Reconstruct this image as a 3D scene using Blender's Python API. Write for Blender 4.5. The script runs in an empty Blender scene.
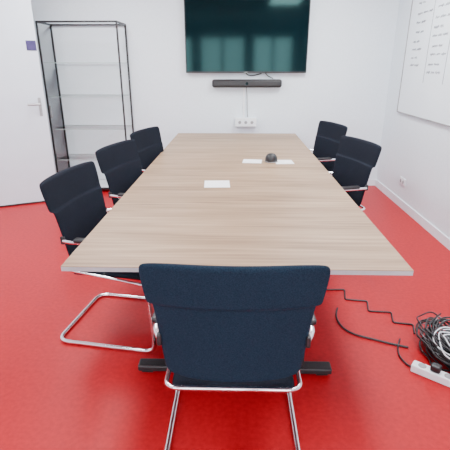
import bpy, bmesh, math, random
from mathutils import Vector, Matrix
random.seed(7)
scene = bpy.context.scene
COL = scene.collection

# ---------------- materials ----------------
def new_mat(name):
    m = bpy.data.materials.new(name); m.use_nodes = True
    nt = m.node_tree
    b = nt.nodes['Principled BSDF']
    return m, nt, b

def noise_mat(name, c1, c2, scale=(5,5,5), rough=0.5, metal=0.0, detail=4, bump=0.0, spec=0.5, lo=0.35, hi=0.65, nscale=1.0, bdist=0.01):
    m, nt, b = new_mat(name)
    tc = nt.nodes.new('ShaderNodeTexCoord'); mp = nt.nodes.new('ShaderNodeMapping')
    mp.inputs['Scale'].default_value = scale
    nz = nt.nodes.new('ShaderNodeTexNoise'); nz.inputs['Detail'].default_value = detail
    nz.inputs['Scale'].default_value = nscale
    cr = nt.nodes.new('ShaderNodeValToRGB')
    cr.color_ramp.elements[0].position = lo; cr.color_ramp.elements[1].position = hi
    cr.color_ramp.elements[0].color = (*c1, 1); cr.color_ramp.elements[1].color = (*c2, 1)
    nt.links.new(tc.outputs['Object'], mp.inputs['Vector'])
    nt.links.new(mp.outputs['Vector'], nz.inputs['Vector'])
    nt.links.new(nz.outputs['Fac'], cr.inputs['Fac'])
    nt.links.new(cr.outputs['Color'], b.inputs['Base Color'])
    b.inputs['Roughness'].default_value = rough
    b.inputs['Metallic'].default_value = metal
    b.inputs['Specular IOR Level'].default_value = spec
    if bump > 0:
        bp = nt.nodes.new('ShaderNodeBump'); bp.inputs['Strength'].default_value = bump
        bp.inputs['Distance'].default_value = bdist
        nt.links.new(nz.outputs['Fac'], bp.inputs['Height'])
        nt.links.new(bp.outputs['Normal'], b.inputs['Normal'])
    return m

M_wall = noise_mat('wall_paint', (.74,.82,.88), (.77,.85,.91), (40,40,40), .75, bump=.05, spec=.2)
M_ceil = noise_mat('ceiling_paint', (.8,.82,.84), (.84,.86,.88), (30,30,30), .9, spec=.1)
M_floor = noise_mat('red_linoleum', (.36,.0015,.006), (.47,.004,.012), (14,14,14), .40, detail=12, spec=.26, lo=.3, hi=.7, nscale=3.0)
M_base = noise_mat('baseboard_white', (.76,.82,.88), (.8,.86,.92), (10,10,10), .5)
M_chrome = noise_mat('chrome', (.75,.75,.77), (.85,.85,.87), (3,3,3), .12, metal=1)
M_fabric = noise_mat('navy_fabric', (.007,.016,.030), (.016,.031,.052), (260,260,260), .9, bump=.4, spec=.1, bdist=.001)
M_fabric2 = noise_mat('black_seat_fabric', (.007,.009,.015), (.014,.018,.028), (260,260,260), .9, bump=.4, spec=.1, bdist=.001)
M_blackplastic = noise_mat('black_plastic', (.01,.01,.012), (.016,.016,.018), (60,60,60), .4)
M_blackmetal = noise_mat('black_powder_coat', (.012,.012,.014), (.02,.02,.022), (90,90,90), .45)
M_greymetal = noise_mat('grey_metal', (.35,.35,.36), (.45,.45,.46), (20,20,20), .35, metal=.8)
M_edge = noise_mat('table_edge', (.42,.44,.46), (.5,.51,.53), (12,12,12), .45)
M_white = noise_mat('white_plastic', (.78,.82,.86), (.84,.88,.91), (20,20,20), .4)
M_paper = noise_mat('paper', (.86,.89,.92), (.92,.94,.97), (50,50,50), .8)
M_purple = noise_mat('sign_purple', (.03,.02,.10), (.05,.03,.14), (20,20,20), .4)
M_greycable = noise_mat('grey_cable', (.22,.22,.23), (.32,.32,.33), (20,20,20), .5)
M_ink = noise_mat('marker_ink', (.16,.18,.22), (.26,.28,.33), (50,50,50), .6)
M_board = noise_mat('whiteboard_enamel', (.77,.84,.89), (.79,.86,.91), (3,3,3), .25)
M_door = noise_mat('door_lacquer', (.68,.75,.83), (.71,.78,.86), (4,4,4), .4)
M_hedge = noise_mat('hedge_leaves', (.01,.05,.02), (.10,.24,.10), (3,3,3), .8, detail=8, bump=.6)
M_grass = noise_mat('grass', (.05,.12,.03), (.10,.2,.05), (6,6,6), .9)

# wood: grain running across the table (X)
M_wood, nt, b = new_mat('oak_laminate')
tc = nt.nodes.new('ShaderNodeTexCoord')
mp = nt.nodes.new('ShaderNodeMapping'); mp.inputs['Scale'].default_value = (1.6, 38, 38)
n1 = nt.nodes.new('ShaderNodeTexNoise'); n1.inputs['Scale'].default_value=1.0; n1.inputs['Detail'].default_value=6; n1.inputs['Distortion'].default_value=.35
mp2 = nt.nodes.new('ShaderNodeMapping'); mp2.inputs['Scale'].default_value = (.9, 7, 7)
n2 = nt.nodes.new('ShaderNodeTexNoise'); n2.inputs['Scale'].default_value=1.0; n2.inputs['Detail'].default_value=3
cr = nt.nodes.new('ShaderNodeValToRGB')
cr.color_ramp.elements[0].position=.34; cr.color_ramp.elements[1].position=.66
cr.color_ramp.elements[0].color=(.205,.124,.070,1); cr.color_ramp.elements[1].color=(.44,.305,.195,1)
mx = nt.nodes.new('ShaderNodeMath'); mx.operation='MULTIPLY_ADD'; mx.inputs[1].default_value=.6
m3 = nt.nodes.new('ShaderNodeMath'); m3.operation='MULTIPLY'; m3.inputs[1].default_value=.4
L = nt.links.new
L(tc.outputs['Object'], mp.inputs['Vector']); L(tc.outputs['Object'], mp2.inputs['Vector'])
L(mp.outputs['Vector'], n1.inputs['Vector']); L(mp2.outputs['Vector'], n2.inputs['Vector'])
L(n2.outputs['Fac'], m3.inputs[0]); L(n1.outputs['Fac'], mx.inputs[0]); L(m3.outputs[0], mx.inputs[2])
L(mx.outputs[0], cr.inputs['Fac']); L(cr.outputs['Color'], b.inputs['Base Color'])
b.inputs['Roughness'].default_value=.45; b.inputs['Specular IOR Level'].default_value=.35

# tv screen
M_screen, nt, b = new_mat('tv_screen_glass')
b.inputs['Base Color'].default_value=(.001,.006,.009,1)
b.inputs['Specular IOR Level'].default_value=.2; b.inputs['Specular Tint'].default_value=(.4,.85,.82,1)
nz = nt.nodes.new('ShaderNodeTexNoise'); nz.inputs['Scale'].default_value=1.5
mr = nt.nodes.new('ShaderNodeMapRange'); mr.inputs['To Min'].default_value=.06; mr.inputs['To Max'].default_value=.10
nt.links.new(nz.outputs['Fac'], mr.inputs['Value']); nt.links.new(mr.outputs['Result'], b.inputs['Roughness'])

def glass_mat(name, tint, refl):
    m = bpy.data.materials.new(name); m.use_nodes=True; nt=m.node_tree
    nt.nodes.clear()
    o = nt.nodes.new('ShaderNodeOutputMaterial'); mix = nt.nodes.new('ShaderNodeMixShader')
    t = nt.nodes.new('ShaderNodeBsdfTransparent'); t.inputs['Color'].default_value=(*tint,1)
    g = nt.nodes.new('ShaderNodeBsdfGlossy'); g.inputs['Roughness'].default_value=.03
    mix.inputs[0].default_value=refl
    nt.links.new(t.outputs[0], mix.inputs[1]); nt.links.new(g.outputs[0], mix.inputs[2]); nt.links.new(mix.outputs[0], o.inputs[0])
    return m
M_glass = glass_mat('clear_glass', (.993,.996,.995), .03)
M_shelfglass = glass_mat('shelf_glass', (.97,.985,.98), .06)

M_fillglow, nt, b = new_mat('fill_panel_glow')  # glowing face of the added ceiling fill panels
b.inputs['Base Color'].default_value=(.9,.9,.9,1)
b.inputs['Emission Color'].default_value=(1,.98,.95,1); b.inputs['Emission Strength'].default_value=2

# ---------------- helpers ----------------
def link(o, parent=None):
    COL.objects.link(o)
    if parent: o.parent = parent
    return o
def empty(name, loc=(0,0,0), rz=0):
    e = bpy.data.objects.new(name, None); e.empty_display_size=.1
    e.location = loc; e.rotation_euler=(0,0,rz); COL.objects.link(e); return e
def mesh_obj(name, bm, mat, parent=None, smooth=False):
    me = bpy.data.meshes.new(name); bm.to_mesh(me); bm.free()
    mats = mat if isinstance(mat,(list,tuple)) else [mat]
    for m in mats: me.materials.append(m)
    if smooth:
        for p in me.polygons: p.use_smooth=True
    return link(bpy.data.objects.new(name, me), parent)
def bm_box(bm, x0,x1,y0,y1,z0,z1, bevel=0, seg=2, mi=0):
    r = bmesh.ops.create_cube(bm, size=1)
    vs = r['verts']
    for v in vs:
        v.co = Vector((x0+(v.co.x+.5)*(x1-x0), y0+(v.co.y+.5)*(y1-y0), z0+(v.co.z+.5)*(z1-z0)))
    fs = set(f for v in vs for f in v.link_faces)
    for f in fs: f.material_index = mi
    if bevel>0:
        es = list(set(e for v in vs for e in v.link_edges))
        bmesh.ops.bevel(bm, geom=es, offset=bevel, segments=seg, affect='EDGES', profile=.5, material=-1)
def box(name, x0,x1,y0,y1,z0,z1, mat, parent=None, bevel=0, seg=2):
    bm = bmesh.new(); bm_box(bm,x0,x1,y0,y1,z0,z1,bevel,seg)
    return mesh_obj(name,bm,mat,parent,smooth=False)
def fillet(pts, r, n=6, closed=False):
    out=[]; P=[Vector(p) for p in pts]; N=len(P)
    for i,p in enumerate(P):
        if not closed and (i==0 or i==N-1): out.append(p); continue
        a=P[(i-1)%N]; c=P[(i+1)%N]
        d1=(a-p); d2=(c-p); rr=min(r, d1.length*.49, d2.length*.49)
        s=p+d1.normalized()*rr; e=p+d2.normalized()*rr
        for k in range(n+1):
            t=k/n; out.append((1-t)**2*s+2*t*(1-t)*p+t*t*e)
    return out
def tube(name, paths, rad, mat, parent=None, res=4, kind='POLY', closed=False):
    cu = bpy.data.curves.new(name,'CURVE'); cu.dimensions='3D'; cu.bevel_depth=rad; cu.bevel_resolution=res; cu.use_fill_caps=True
    for pts in paths:
        sp = cu.splines.new(kind); sp.points.add(len(pts)-1)
        for i,p in enumerate(pts): sp.points[i].co=(*p,1)
        sp.use_smooth=True; sp.use_cyclic_u=closed
        if kind=='NURBS': sp.order_u=4; sp.use_endpoint_u=True; sp.resolution_u=6
    cu.materials.append(mat)
    tmp = bpy.data.objects.new(name+'_c', cu); COL.objects.link(tmp)
    bpy.context.view_layer.update()
    dg = bpy.context.evaluated_depsgraph_get()
    me = bpy.data.meshes.new_from_object(tmp.evaluated_get(dg))
    me.name=name
    bpy.data.objects.remove(tmp)
    if not me.materials: me.materials.append(mat)
    for p in me.polygons: p.use_smooth=True
    return link(bpy.data.objects.new(name, me), parent)
def cyl(name, c, r, h, axis, mat, parent=None, seg=32, r2=None, bevel=0):
    bm=bmesh.new()
    rr=bmesh.ops.create_cone(bm, cap_ends=True, segments=seg, radius1=r, radius2=r if r2 is None else r2, depth=h)
    rot={'Z':Matrix.Identity(3),'X':Matrix.Rotation(math.pi/2,3,'Y'),'Y':Matrix.Rotation(math.pi/2,3,'X')}[axis]
    for v in bm.verts: v.co = rot@v.co + Vector(c)
    o=mesh_obj(name,bm,mat,parent)
    for p in o.data.polygons: p.use_smooth = len(p.vertices)==4
    return o

# ---------------- room ----------------
XR, XL, YB, YF, H = 1.94, -3.08, 5.72, -2.4, 2.8
T=.15
box('floor', XL-2.0, XR+T, YF-T, YB+T, -.1, 0, M_floor)
box('ceiling', XL-2.0, XR+T, YF-T, YB+T, H, H+.1, M_ceil)
box('wall_back', XL-2.0, XR+T, YB, YB+T, 0, H, M_wall)
box('wall_right', XR, XR+T, YF, YB, 0, H, M_wall)
D0, D1, DH = 4.50, 5.50, 2.40
bm=bmesh.new()
bm_box(bm, XL-T,XL,YF,D0,0,H); bm_box(bm, XL-T,XL,D1,YB,0,H); bm_box(bm, XL-T,XL,D0,D1,DH,H)
mesh_obj('wall_left',bm,M_wall)
box('wall_corridor', XL-2.0, XL-1.9, YF, YB, 0, H, M_wall)
bm=bmesh.new()
wins=[(-2.75,-1.35),(-1.15,.25),(.45,1.7)]
Z0,Z1=.9,2.4
bm_box(bm, XL-2.0,XR+T,YF-T,YF,0,Z0); bm_box(bm, XL-2.0,XR+T,YF-T,YF,Z1,H)
xs=[XL-2.0]+[a for w in wins for a in w]+[XR+T]
for i in range(0,len(xs),2): bm_box(bm, xs[i],xs[i+1],YF-T,YF,Z0,Z1)
mesh_obj('wall_front',bm,M_wall)
for i,(a,c) in enumerate(wins):
    e=empty('window_%d'%(i+1),((a+c)/2,YF-.08,(Z0+Z1)/2))
    w=(c-a)/2; h=(Z1-Z0)/2; bm=bmesh.new()
    for bx in [(-w,w,-h,-h+.06),(-w,w,h-.06,h),(-w,-w+.06,-h,h),(w-.06,w,-h,h),(-.04,.04,-h,h)]:
        bm_box(bm,bx[0],bx[1],-.03,.03,bx[2],bx[3])
    mesh_obj('frame',bm,M_base,e)
    box('pane',-w+.05,w-.05,-.004,.004,-h+.05,h-.05,M_glass,e)
box('baseboard_back', XL+.0, XR-.0, YB-.014, YB, 0, .09, M_base)
box('baseboard_right', XR-.014, XR, YF, YB-.014, 0, .09, M_base)
box('baseboard_left', XL, XL+.014, YF, D0-.08, 0, .09, M_base)
bm=bmesh.new()
bm_box(bm,XL-T-.01,XL+.02,D0-.07,D0,0,DH+.07); bm_box(bm,XL-T-.01,XL+.02,D1,D1+.07,0,DH+.07); bm_box(bm,XL-T-.01,XL+.02,D0,D1,DH,DH+.07)
mesh_obj('trim_1',bm,M_base)
hx,hy=-3.035,4.50; ex,ey=-2.185,4.92
ang=math.atan2(ey-hy,ex-hx); LL=math.hypot(ex-hx,ey-hy)
door=empty('door_1',(hx,hy,0),ang)
box('leaf',0,LL,-.02,.02,.008,2.38,M_door,door,bevel=.003)
box('base_shadow_strip',0,LL-.005,-.024,-.0205,.006,.02,M_blackplastic,door)  # dark strip stands in for the floor shadow along the door's foot
for s in (-1,1):
    y=s*.02
    box('handle_plate',LL-.075,LL-.045,min(y,y+s*.006),max(y,y+s*.006),1.02,1.22,M_greymetal,door)
    tube('lever',[fillet([(LL-.06,y,1.15),(LL-.06,y+s*.06,1.15),(LL-.19,y+s*.06,1.15)],.02)],.011,M_greymetal,door)
    cyl('lock',(LL-.06,y+s*.008,1.07),.012,.012,'Y',M_greymetal,door,16)
box('room_sign',LL-.11,LL-.01,-.026,-.021,1.71,1.81,M_purple,door)
for z in (.25,1.2,2.15): cyl('hinge',(-.0,-.027,z),.009,.1,'Z',M_greymetal,door,12)

# ---------------- conference table ----------------
TY0,TY1,TW,TZ=1.618,5.50,.756,.74
tab=empty('conference_table',(0,0,0))
Ls=(TY1-TY0)/2
for i in range(2):
    y0=TY0+i*Ls; y1=y0+Ls-.0015
    bm=bmesh.new(); bm_box(bm,-TW,TW,y0,y1,TZ-.003,TZ)
    mesh_obj('top_surface_%d'%(i+1),bm,M_wood,tab)
    box('top_core_%d'%(i+1),-TW,TW,y0,y1,TZ-.024,TZ-.0031,M_edge,tab)
for j,(y,fl,px) in enumerate(((1.86,.52,.34),(3.445,.39,.30),(5.18,.50,.34))):
    bm=bmesh.new()
    bm_box(bm,-fl,fl,y-.035,y+.035,.012,.047,.008)
    bm_box(bm,-fl+.02,-fl+.08,y-.025,y+.025,0,.013); bm_box(bm,fl-.08,fl-.02,y-.025,y+.025,0,.013)
    for s in (-1,1): bm_box(bm,s*px-.03,s*px+.03,y-.022,y+.022,.045,.69,.004)
    bm_box(bm,-.60,.60,y-.022,y+.022,.68,.7155)
    mesh_obj('leg_frame_%d'%(j+1),bm,M_blackmetal,tab)
for s in (-1,1): box('rail_%s'%('a' if s<0 else 'b'),s*.22-.02,s*.22+.02,1.88,5.16,.68,.715,M_blackmetal,tab)

# ---------------- chairs ----------------
def chair(loc, rz, fab):
    e=empty('conference_chair',loc,rz)
    prof=[(.485,.228,-.212),(.515,.246,-.214),(.60,.254,-.222),(.70,.261,-.236),(.775,.267,-.250),(.812,.271,-.257),(.824,.274,-.261),(.826,.286,-.272),(.845,.290,-.277),(.90,.296,-.288),(.965,.300,-.304),(.992,.294,-.311)]
    bm=bmesh.new(); nx=16; th=.034
    CV=.040
    front=[];back=[]
    for (z,w,y) in prof:
        fr=[];bk=[]
        for i in range(nx+1):
            u=-1+2*i/nx
            cv=CV*abs(u)**2.2
            tz = th*(1-.55*abs(u)**4)
            zz=z-(.008*abs(u)**6 if z>.94 else 0)+(.015*abs(u)**6 if z<.50 else 0)
            belly=.012*math.cos((z-.68)*4)
            bk.append(bm.verts.new((u*w, y+cv-belly, zz)))
            fr.append(bm.verts.new((u*w, y+cv-belly+tz, zz)))
        front.append(fr);back.append(bk)
    R=len(prof)
    for a in range(R-1):
        for i in range(nx):
            bm.faces.new((back[a][i],back[a][i+1],back[a+1][i+1],back[a+1][i]))
            bm.faces.new((front[a][i+1],front[a][i],front[a+1][i],front[a+1][i+1]))
        bm.faces.new((front[a][0],back[a][0],back[a+1][0],front[a+1][0]))
        bm.faces.new((back[a][nx],front[a][nx],front[a+1][nx],back[a+1][nx]))
    for i in range(nx):
        bm.faces.new((front[0][i],front[0][i+1],back[0][i+1],back[0][i]))
        bm.faces.new((back[R-1][i],back[R-1][i+1],front[R-1][i+1],front[R-1][i]))
    bmesh.ops.recalc_face_normals(bm,faces=bm.faces)
    o=mesh_obj('backrest',bm,fab,e,True)
    sm=o.modifiers.new('s','SUBSURF'); sm.levels=1; sm.render_levels=2
    bm=bmesh.new(); nx2=10; ny=10; top=[];bot=[]
    for j in range(ny+1):
        v=j/ny; y=-.20+v*.46
        t=[];b_=[]
        for i in range(nx2+1):
            u=-1+2*i/nx2
            w=.235*(1-.06*v)
            edge=.022*abs(u)**6+.02*(abs(2*v-1))**8
            dip=-.01*(1-u*u)
            drop=.03*max(0,v-.75)*2
            t.append(bm.verts.new((u*w,y,.485+dip-edge-drop)))
            b_.append(bm.verts.new((u*w*.96,y*.98,.425-drop*.5+edge*.3)))
        top.append(t);bot.append(b_)
    for j in range(ny):
        for i in range(nx2):
            bm.faces.new((top[j][i],top[j][i+1],top[j+1][i+1],top[j+1][i]))
            bm.faces.new((bot[j][i+1],bot[j][i],bot[j+1][i],bot[j+1][i+1]))
        bm.faces.new((bot[j][0],top[j][0],top[j+1][0],bot[j+1][0]))
        bm.faces.new((top[j][nx2],bot[j][nx2],bot[j+1][nx2],top[j+1][nx2]))
    for i in range(nx2):
        bm.faces.new((bot[0][i],bot[0][i+1],top[0][i+1],top[0][i]))
        bm.faces.new((top[ny][i],top[ny][i+1],bot[ny][i+1],bot[ny][i]))
    bmesh.ops.recalc_face_normals(bm,faces=bm.faces)
    o=mesh_obj('seat',bm,M_fabric2,e,True)
    sm=o.modifiers.new('s','SUBSURF'); sm.levels=1; sm.render_levels=2
    X=.280; r=.0125
    P=[(-.258,-.195,.66),(-X,-.15,.665),(-X,.25,.665),(-X,.30,r+.001),(-X,-.32,r+.001),(X,-.32,r+.001),(X,.30,r+.001),(X,.25,.665),(X,-.15,.665),(.258,-.195,.66)]
    tube('cantilever_frame',[fillet(P,.075,8)],r,M_chrome,e,5)
    Q=[(-X,.262,.44),(-.248,.20,.43),(-.243,-.235,.478),(.243,-.235,.478),(.248,.20,.43),(X,.262,.44)]
    tube('seat_frame',[fillet(Q,.05,6)],.009,M_chrome,e)
    tube('seat_support',[[(-.248,.0,.455),(.248,.0,.455)],[(-X,.262,.44),(X,.262,.44)]],.009,M_blackmetal,e)
    bm=bmesh.new()
    for s in (-1,1): bm_box(bm,s*X-.022,s*X+.022,-.12,.22,.668,.69,.009,3)
    mesh_obj('armrest_pads',bm,M_blackplastic,e,True)
    bm=bmesh.new()
    for s in (-1,1): bm_box(bm,s*.258-.008,s*.258+.008,-.215,-.19,.64,.685,.005)
    mesh_obj('arm_joints',bm,M_blackmetal,e)
    return e
hp=math.pi/2
R_=math.radians
chair((-.004,1.425,0), 0, M_fabric)
chair((-.70,2.31,0), -hp-R_(9), M_fabric2)
chair((-.665,3.15,0), -hp-R_(15), M_fabric2)
chair((-.61,3.95,0), -hp-R_(15), M_fabric2)
chair((.75,3.39,0), hp+R_(17), M_fabric2)
chair((.76,4.47,0), hp+R_(17), M_fabric2)

# ---------------- display cabinet ----------------
cab=empty('glass_display_cabinet',(-1.855,5.49,0))
W,Dp,Hc=.465,.20,2.04; p=.0095
bm=bmesh.new()
for sx in (-1,1):
    for sy in (-1,1): bm_box(bm,sx*W-p,sx*W+p,sy*Dp-p,sy*Dp+p,0,Hc)
for z in (.05,Hc-p):
    for sy in (-1,1): bm_box(bm,-W,W,sy*Dp-p,sy*Dp+p,z-p,z+p)
    for sx in (-1,1): bm_box(bm,sx*W-p,sx*W+p,-Dp,Dp,z-p,z+p)
mesh_obj('frame',bm,M_blackmetal,cab)
box('base_panel',-W+.01,W-.01,-Dp+.01,Dp-.01,.042,.062,M_white,cab)
for sx in (-1,1): box('side_glass',sx*W-.002,sx*W+.002,-Dp+.012,Dp-.012,.065,Hc-.025,M_glass,cab)
box('door_glass',-W+.012,W-.012,-Dp-.002,-Dp+.002,.065,Hc-.025,M_glass,cab)
bm=bmesh.new(); bm2=bmesh.new()
for k in range(4):
    z=.42+k*.39; bm_box(bm,-W+.012,W-.012,-Dp+.02,Dp-.006,z-.003,z+.003)
    bm_box(bm2,-W+.012,W-.012,-Dp+.015,-Dp+.0195,z-.004,z+.004)
    bm_box(bm2,-W+.012,W-.012,Dp-.005,Dp-.001,z-.004,z+.004)
mesh_obj('shelves',bm,M_shelfglass,cab)
M_sedge = noise_mat('glass_edge_green', (.40,.50,.50), (.5,.6,.6), (9,9,9), .3)
mesh_obj('shelf_edges',bm2,M_sedge,cab)
box('door_handle',-.44,-.425,-Dp-.03,-Dp-.012,.95,1.1,M_greymetal,cab,bevel=.003)

# ---------------- TV ----------------
tv=empty('wall_mounted_television',(.11,YB-.05,1.905))
tw,thh=.76,.435
box('housing',-tw,tw,-.02,.02,-thh,thh,M_blackplastic,tv,bevel=.005)
box('screen',-tw+.012,tw-.012,-.0225,-.0205,-thh+.02,thh-.012,M_screen,tv)
box('wall_bracket',-.25,.25,.02,.05,-.2,.2,M_blackmetal,tv)
box('status_light',-.02,.02,-.024,-.0205,-thh+.006,-thh+.012,M_greymetal,tv)
tube('cable',[[(.0,.03,-.43),(.02,.02,-.48),(.10,.03,-.47),(.20,.03,-.44)],[(.25,.03,-.43),(.26,.02,-.47),(.35,.02,-.50)]],.006,M_blackplastic,tv,3,'NURBS')

sb=empty('soundbar',(.125,YB-.055,1.345))
box('body',-.445,.445,-.045,.045,-.05,.05,M_blackplastic,sb,bevel=.03,seg=5)
cyl('lens_ring',(0,-.05,0),.03,.015,'Y',M_blackmetal,sb); cyl('lens',(0,-.058,0),.018,.006,'Y',M_screen,sb)
box('wall_bracket',-.1,.1,.04,.055,-.03,.03,M_blackmetal,sb)
duct=empty('wall_cable_duct',(.09,YB-.01,1.1))
box('channel',-.012,.012,-.008,.0095,-.19,.2,M_white,duct,bevel=.003)
tube('loose_cable',[[(.03,-.005,.2),(.05,-.01,.05),(.04,-.01,-.08),(.055,-.008,-.18)]],.005,M_greycable,duct,3,'NURBS')
ob=empty('wall_socket_strip',(.12,YB-.04,.86))
box('box',-.14,.14,-.04,.0395,-.055,.055,M_white,ob,bevel=.006)
for k in (-1,0,1):
    cyl('socket',(k*.08,-.0405,0),.03,.004,'Y',M_base,ob,24); cyl('socket_well',(k*.08,-.0415,0),.020,.004,'Y',M_greycable,ob,24)

# ---------------- whiteboard on right wall ----------------
wb=empty('whiteboard',(XR-.012,4.14,1.67))
box('panel',-.006,.0115,-1.1,1.1,-.62,.62,M_board,wb)
bm=bmesh.new()
for a in [(-1.11,1.11,-.632,-.62),(-1.11,1.11,.62,.632),(-1.11,-1.1,-.632,.632),(1.1,1.11,-.632,.632)]:
    bm_box(bm,-.012,.0115,a[0],a[1],a[2],a[3])
mesh_obj('frame',bm,M_greycable,wb)
paths=[]
def word(y,z,w,h):
    pts=[]; n=int(w/.013)
    for k in range(n+1):
        pts.append((-.0065,y-w*k/n, z+h*(.5 if k%2 else -.5)*random.uniform(.3,1)))
    paths.append(pts)
for col,(yy,nl) in enumerate([(.92,8),(.45,9),(.02,7),(-.5,6)]):
    z=.50
    for k in range(nl):
        y=yy-random.uniform(0,.04)
        for w_ in range(random.choice([2,2,3])):
            w=random.uniform(.05,.12)
            word(y,z,w,.026); y-=w+.03
        z-=random.uniform(.07,.10)
paths.append([(-.0065,.98,.56),(-.0065,-.9,.56)])
for y in (.5,.06,-.4): paths.append([(-.0065,y,.58),(-.0065,y,-.28)])
tube('handwriting',paths,.0032,M_ink,wb,1)

sk=empty('wall_socket',(XR-.006,4.80,.30))
box('plate',-.006,.0055,-.08,.08,-.04,.04,M_white,sk,bevel=.003)
for k in (-1,1):
    cyl('socket_ring',(-.007,k*.038,0),.028,.004,'X',M_base,sk,24); cyl('socket_well',(-.008,k*.038,0),.02,.004,'X',M_greycable,sk,24)

# ---------------- things on the table ----------------
def sheet(name,x,y,w,d,rz,z=TZ+.0005,th=.002):
    e=box(name,-w/2,w/2,-d/2,d/2,0,th,M_paper); e.location=(x,y,z); e.rotation_euler=(0,0,rz); return e
sheet('paper_sheet',-.14,2.99,.185,.19,.05)
sheet('notepad',.145,3.78,.17,.15,-.1,th=.004)
sheet('notepad',.43,3.76,.16,.16,.05,th=.004)
sp=empty('conference_speaker',(.315,3.77,TZ+.001))
bm=bmesh.new()
rings=[(.056,0),(.060,.008),(.058,.035),(.050,.06),(.035,.078),(.018,.084)]
prev=None
for r,z in rings:
    ring=[bm.verts.new((r*math.cos(2*math.pi*k/28)*.95,r*math.sin(2*math.pi*k/28),z*.92)) for k in range(28)]
    if prev:
        for k in range(28): bm.faces.new((prev[k],prev[(k+1)%28],ring[(k+1)%28],ring[k]))
    else: bm.faces.new(list(reversed(ring)))
    prev=ring
bm.faces.new(prev)
mesh_obj('body',bm,M_blackplastic,sp,True)
tube('base_ring',[[(.058*math.cos(k*math.pi/12),.060*math.sin(k*math.pi/12),.006) for k in range(24)]],.003,M_greymetal,sp,2,closed=True)

# ---------------- floor cables ----------------
fc=empty('floor_cable',(0,0,0))
c1=[(.62,2.75),(.81,2.76),(.78,2.62),(.93,2.60),(.90,2.47),(1.05,2.46),(1.02,2.34),(1.14,2.32),(1.11,2.22)]
tube('cable_run',[[Vector((p.x,p.y,.006)) for p in fillet([(x,y,0) for x,y in c1],.018,4)]],.0055,M_blackplastic,fc,3)
c2=[(.70,2.50),(.665,2.42),(.66,2.30),(.72,2.20),(.82,2.165),(.93,2.11),(1.02,2.08)]
tube('cable_tail',[[(x,y,.008) for x,y in c2]],.006,M_blackplastic,fc,3,'NURBS')
c3=[(1.00,2.16),(.94,2.06),(.93,1.95),(.98,1.88),(1.03,1.90)]
tube('cable_loop',[[(x,y,.008) for x,y in c3]],.005,M_blackplastic,fc,3,'NURBS')
pile=empty('cable_pile',(1.165,2.01,0))
def coil(n,z,rx,ry,loops,jit):
    out=[]
    ph=random.uniform(0,6.28); cx=random.uniform(-.03,.10); cy=random.uniform(-.08,.09)
    tilt=random.uniform(-.35,.35); td=random.uniform(0,6.28)
    for k in range(n):
        a=ph+loops*2*math.pi*k/(n-1)
        R=1+.25*math.sin(a*.37+ph)
        x=cx+rx*R*math.cos(a)+random.uniform(-jit,jit); y=cy+ry*R*math.sin(a)+random.uniform(-jit,jit)
        h=z+tilt*(x*math.cos(td)+y*math.sin(td))+random.uniform(-jit,jit)*.7
        out.append((x,y,max(.008,h)))
    return out
for nm,mat,cnt,rad in (('black_leads',M_blackplastic,18,.005),('grey_leads',M_greycable,3,.0035),('white_leads',M_white,1,.0035)):
    tube(nm,[coil(34,random.uniform(.02,.12),random.uniform(.04,.11),random.uniform(.07,.17),random.uniform(2,3.5),.022) for _ in range(cnt)],rad,mat,pile,2,'NURBS')
st=empty('power_strip',(1.12,1.785,0),R_(-38))
box('body',-.19,.19,-.028,.028,0,.045,M_white,st,bevel=.006)
for k in range(5):
    cyl('outlet',(-.14+k*.065,0,.0455),.021,.002,'Z',M_greycable,st,20)
box('switch',.155,.18,-.012,.012,.045,.051,M_blackplastic,st)
box('plug',-.10,-.05,-.02,.02,.046,.085,M_blackplastic,st,bevel=.008)
box('plug',.03,.075,-.02,.02,.046,.085,M_blackplastic,st,bevel=.008)

# ---------------- ceiling fill panels, added out of view to light the room ----------------
def fill_panel(x,y,e):
    p=empty('added_fill_panel',(x,y,H-.03))
    box('housing',-.32,.32,-.62,.62,0,.0295,M_base,p)
    box('fill_glow',-.30,.30,-.60,.60,-.004,-.0005,M_fillglow,p)
    l=bpy.data.lights.new('added_fill_light','AREA'); l.shape='RECTANGLE'; l.size=.6; l.size_y=1.2; l.energy=e; l.color=(.98,.99,1)
    o=bpy.data.objects.new('added_fill_light',l); o.location=(0,0,-.012); COL.objects.link(o); o.parent=p
for x,y,e_ in ((-1.5,4.1,72),(.95,4.1,72),(-1.5,2.0,58),(.95,2.0,58)): fill_panel(x,y,e_)

for i,(a,c) in enumerate(wins):
    l=bpy.data.lights.new('window_daylight','AREA'); l.shape='RECTANGLE'; l.size=c-a-.1; l.size_y=1.4; l.energy=82; l.color=(.92,.96,1)
    o=bpy.data.objects.new('window_daylight_%d'%(i+1),l); o.location=((a+c)/2,YF-.3,1.7); o.rotation_euler=(math.radians(90),0,0)
    COL.objects.link(o)

box('lawn',-14,12,-16,YF-T,-.35,-.1,M_grass)
box('hedge',-14,12,-10,-9,-.1,3.2,M_hedge)

w=bpy.data.worlds.new('sky'); scene.world=w; w.use_nodes=True; nt=w.node_tree
bg=nt.nodes['Background']; sky=nt.nodes.new('ShaderNodeTexSky'); sky.sky_type='HOSEK_WILKIE'
sky.sun_direction=Vector((.3,.6,.6)).normalized(); sky.turbidity=4
nt.links.new(sky.outputs[0],bg.inputs[0]); bg.inputs[1].default_value=1.0

# ---------------- camera ----------------
cd=bpy.data.cameras.new('camera'); cam=bpy.data.objects.new('camera',cd); COL.objects.link(cam)
cam.location=(0,0,1.55); cam.rotation_euler=(math.radians(90-20.7),0,math.radians(1.56))
cd.sensor_width=36; cd.lens=33.6; cd.clip_start=.02
scene.camera=cam
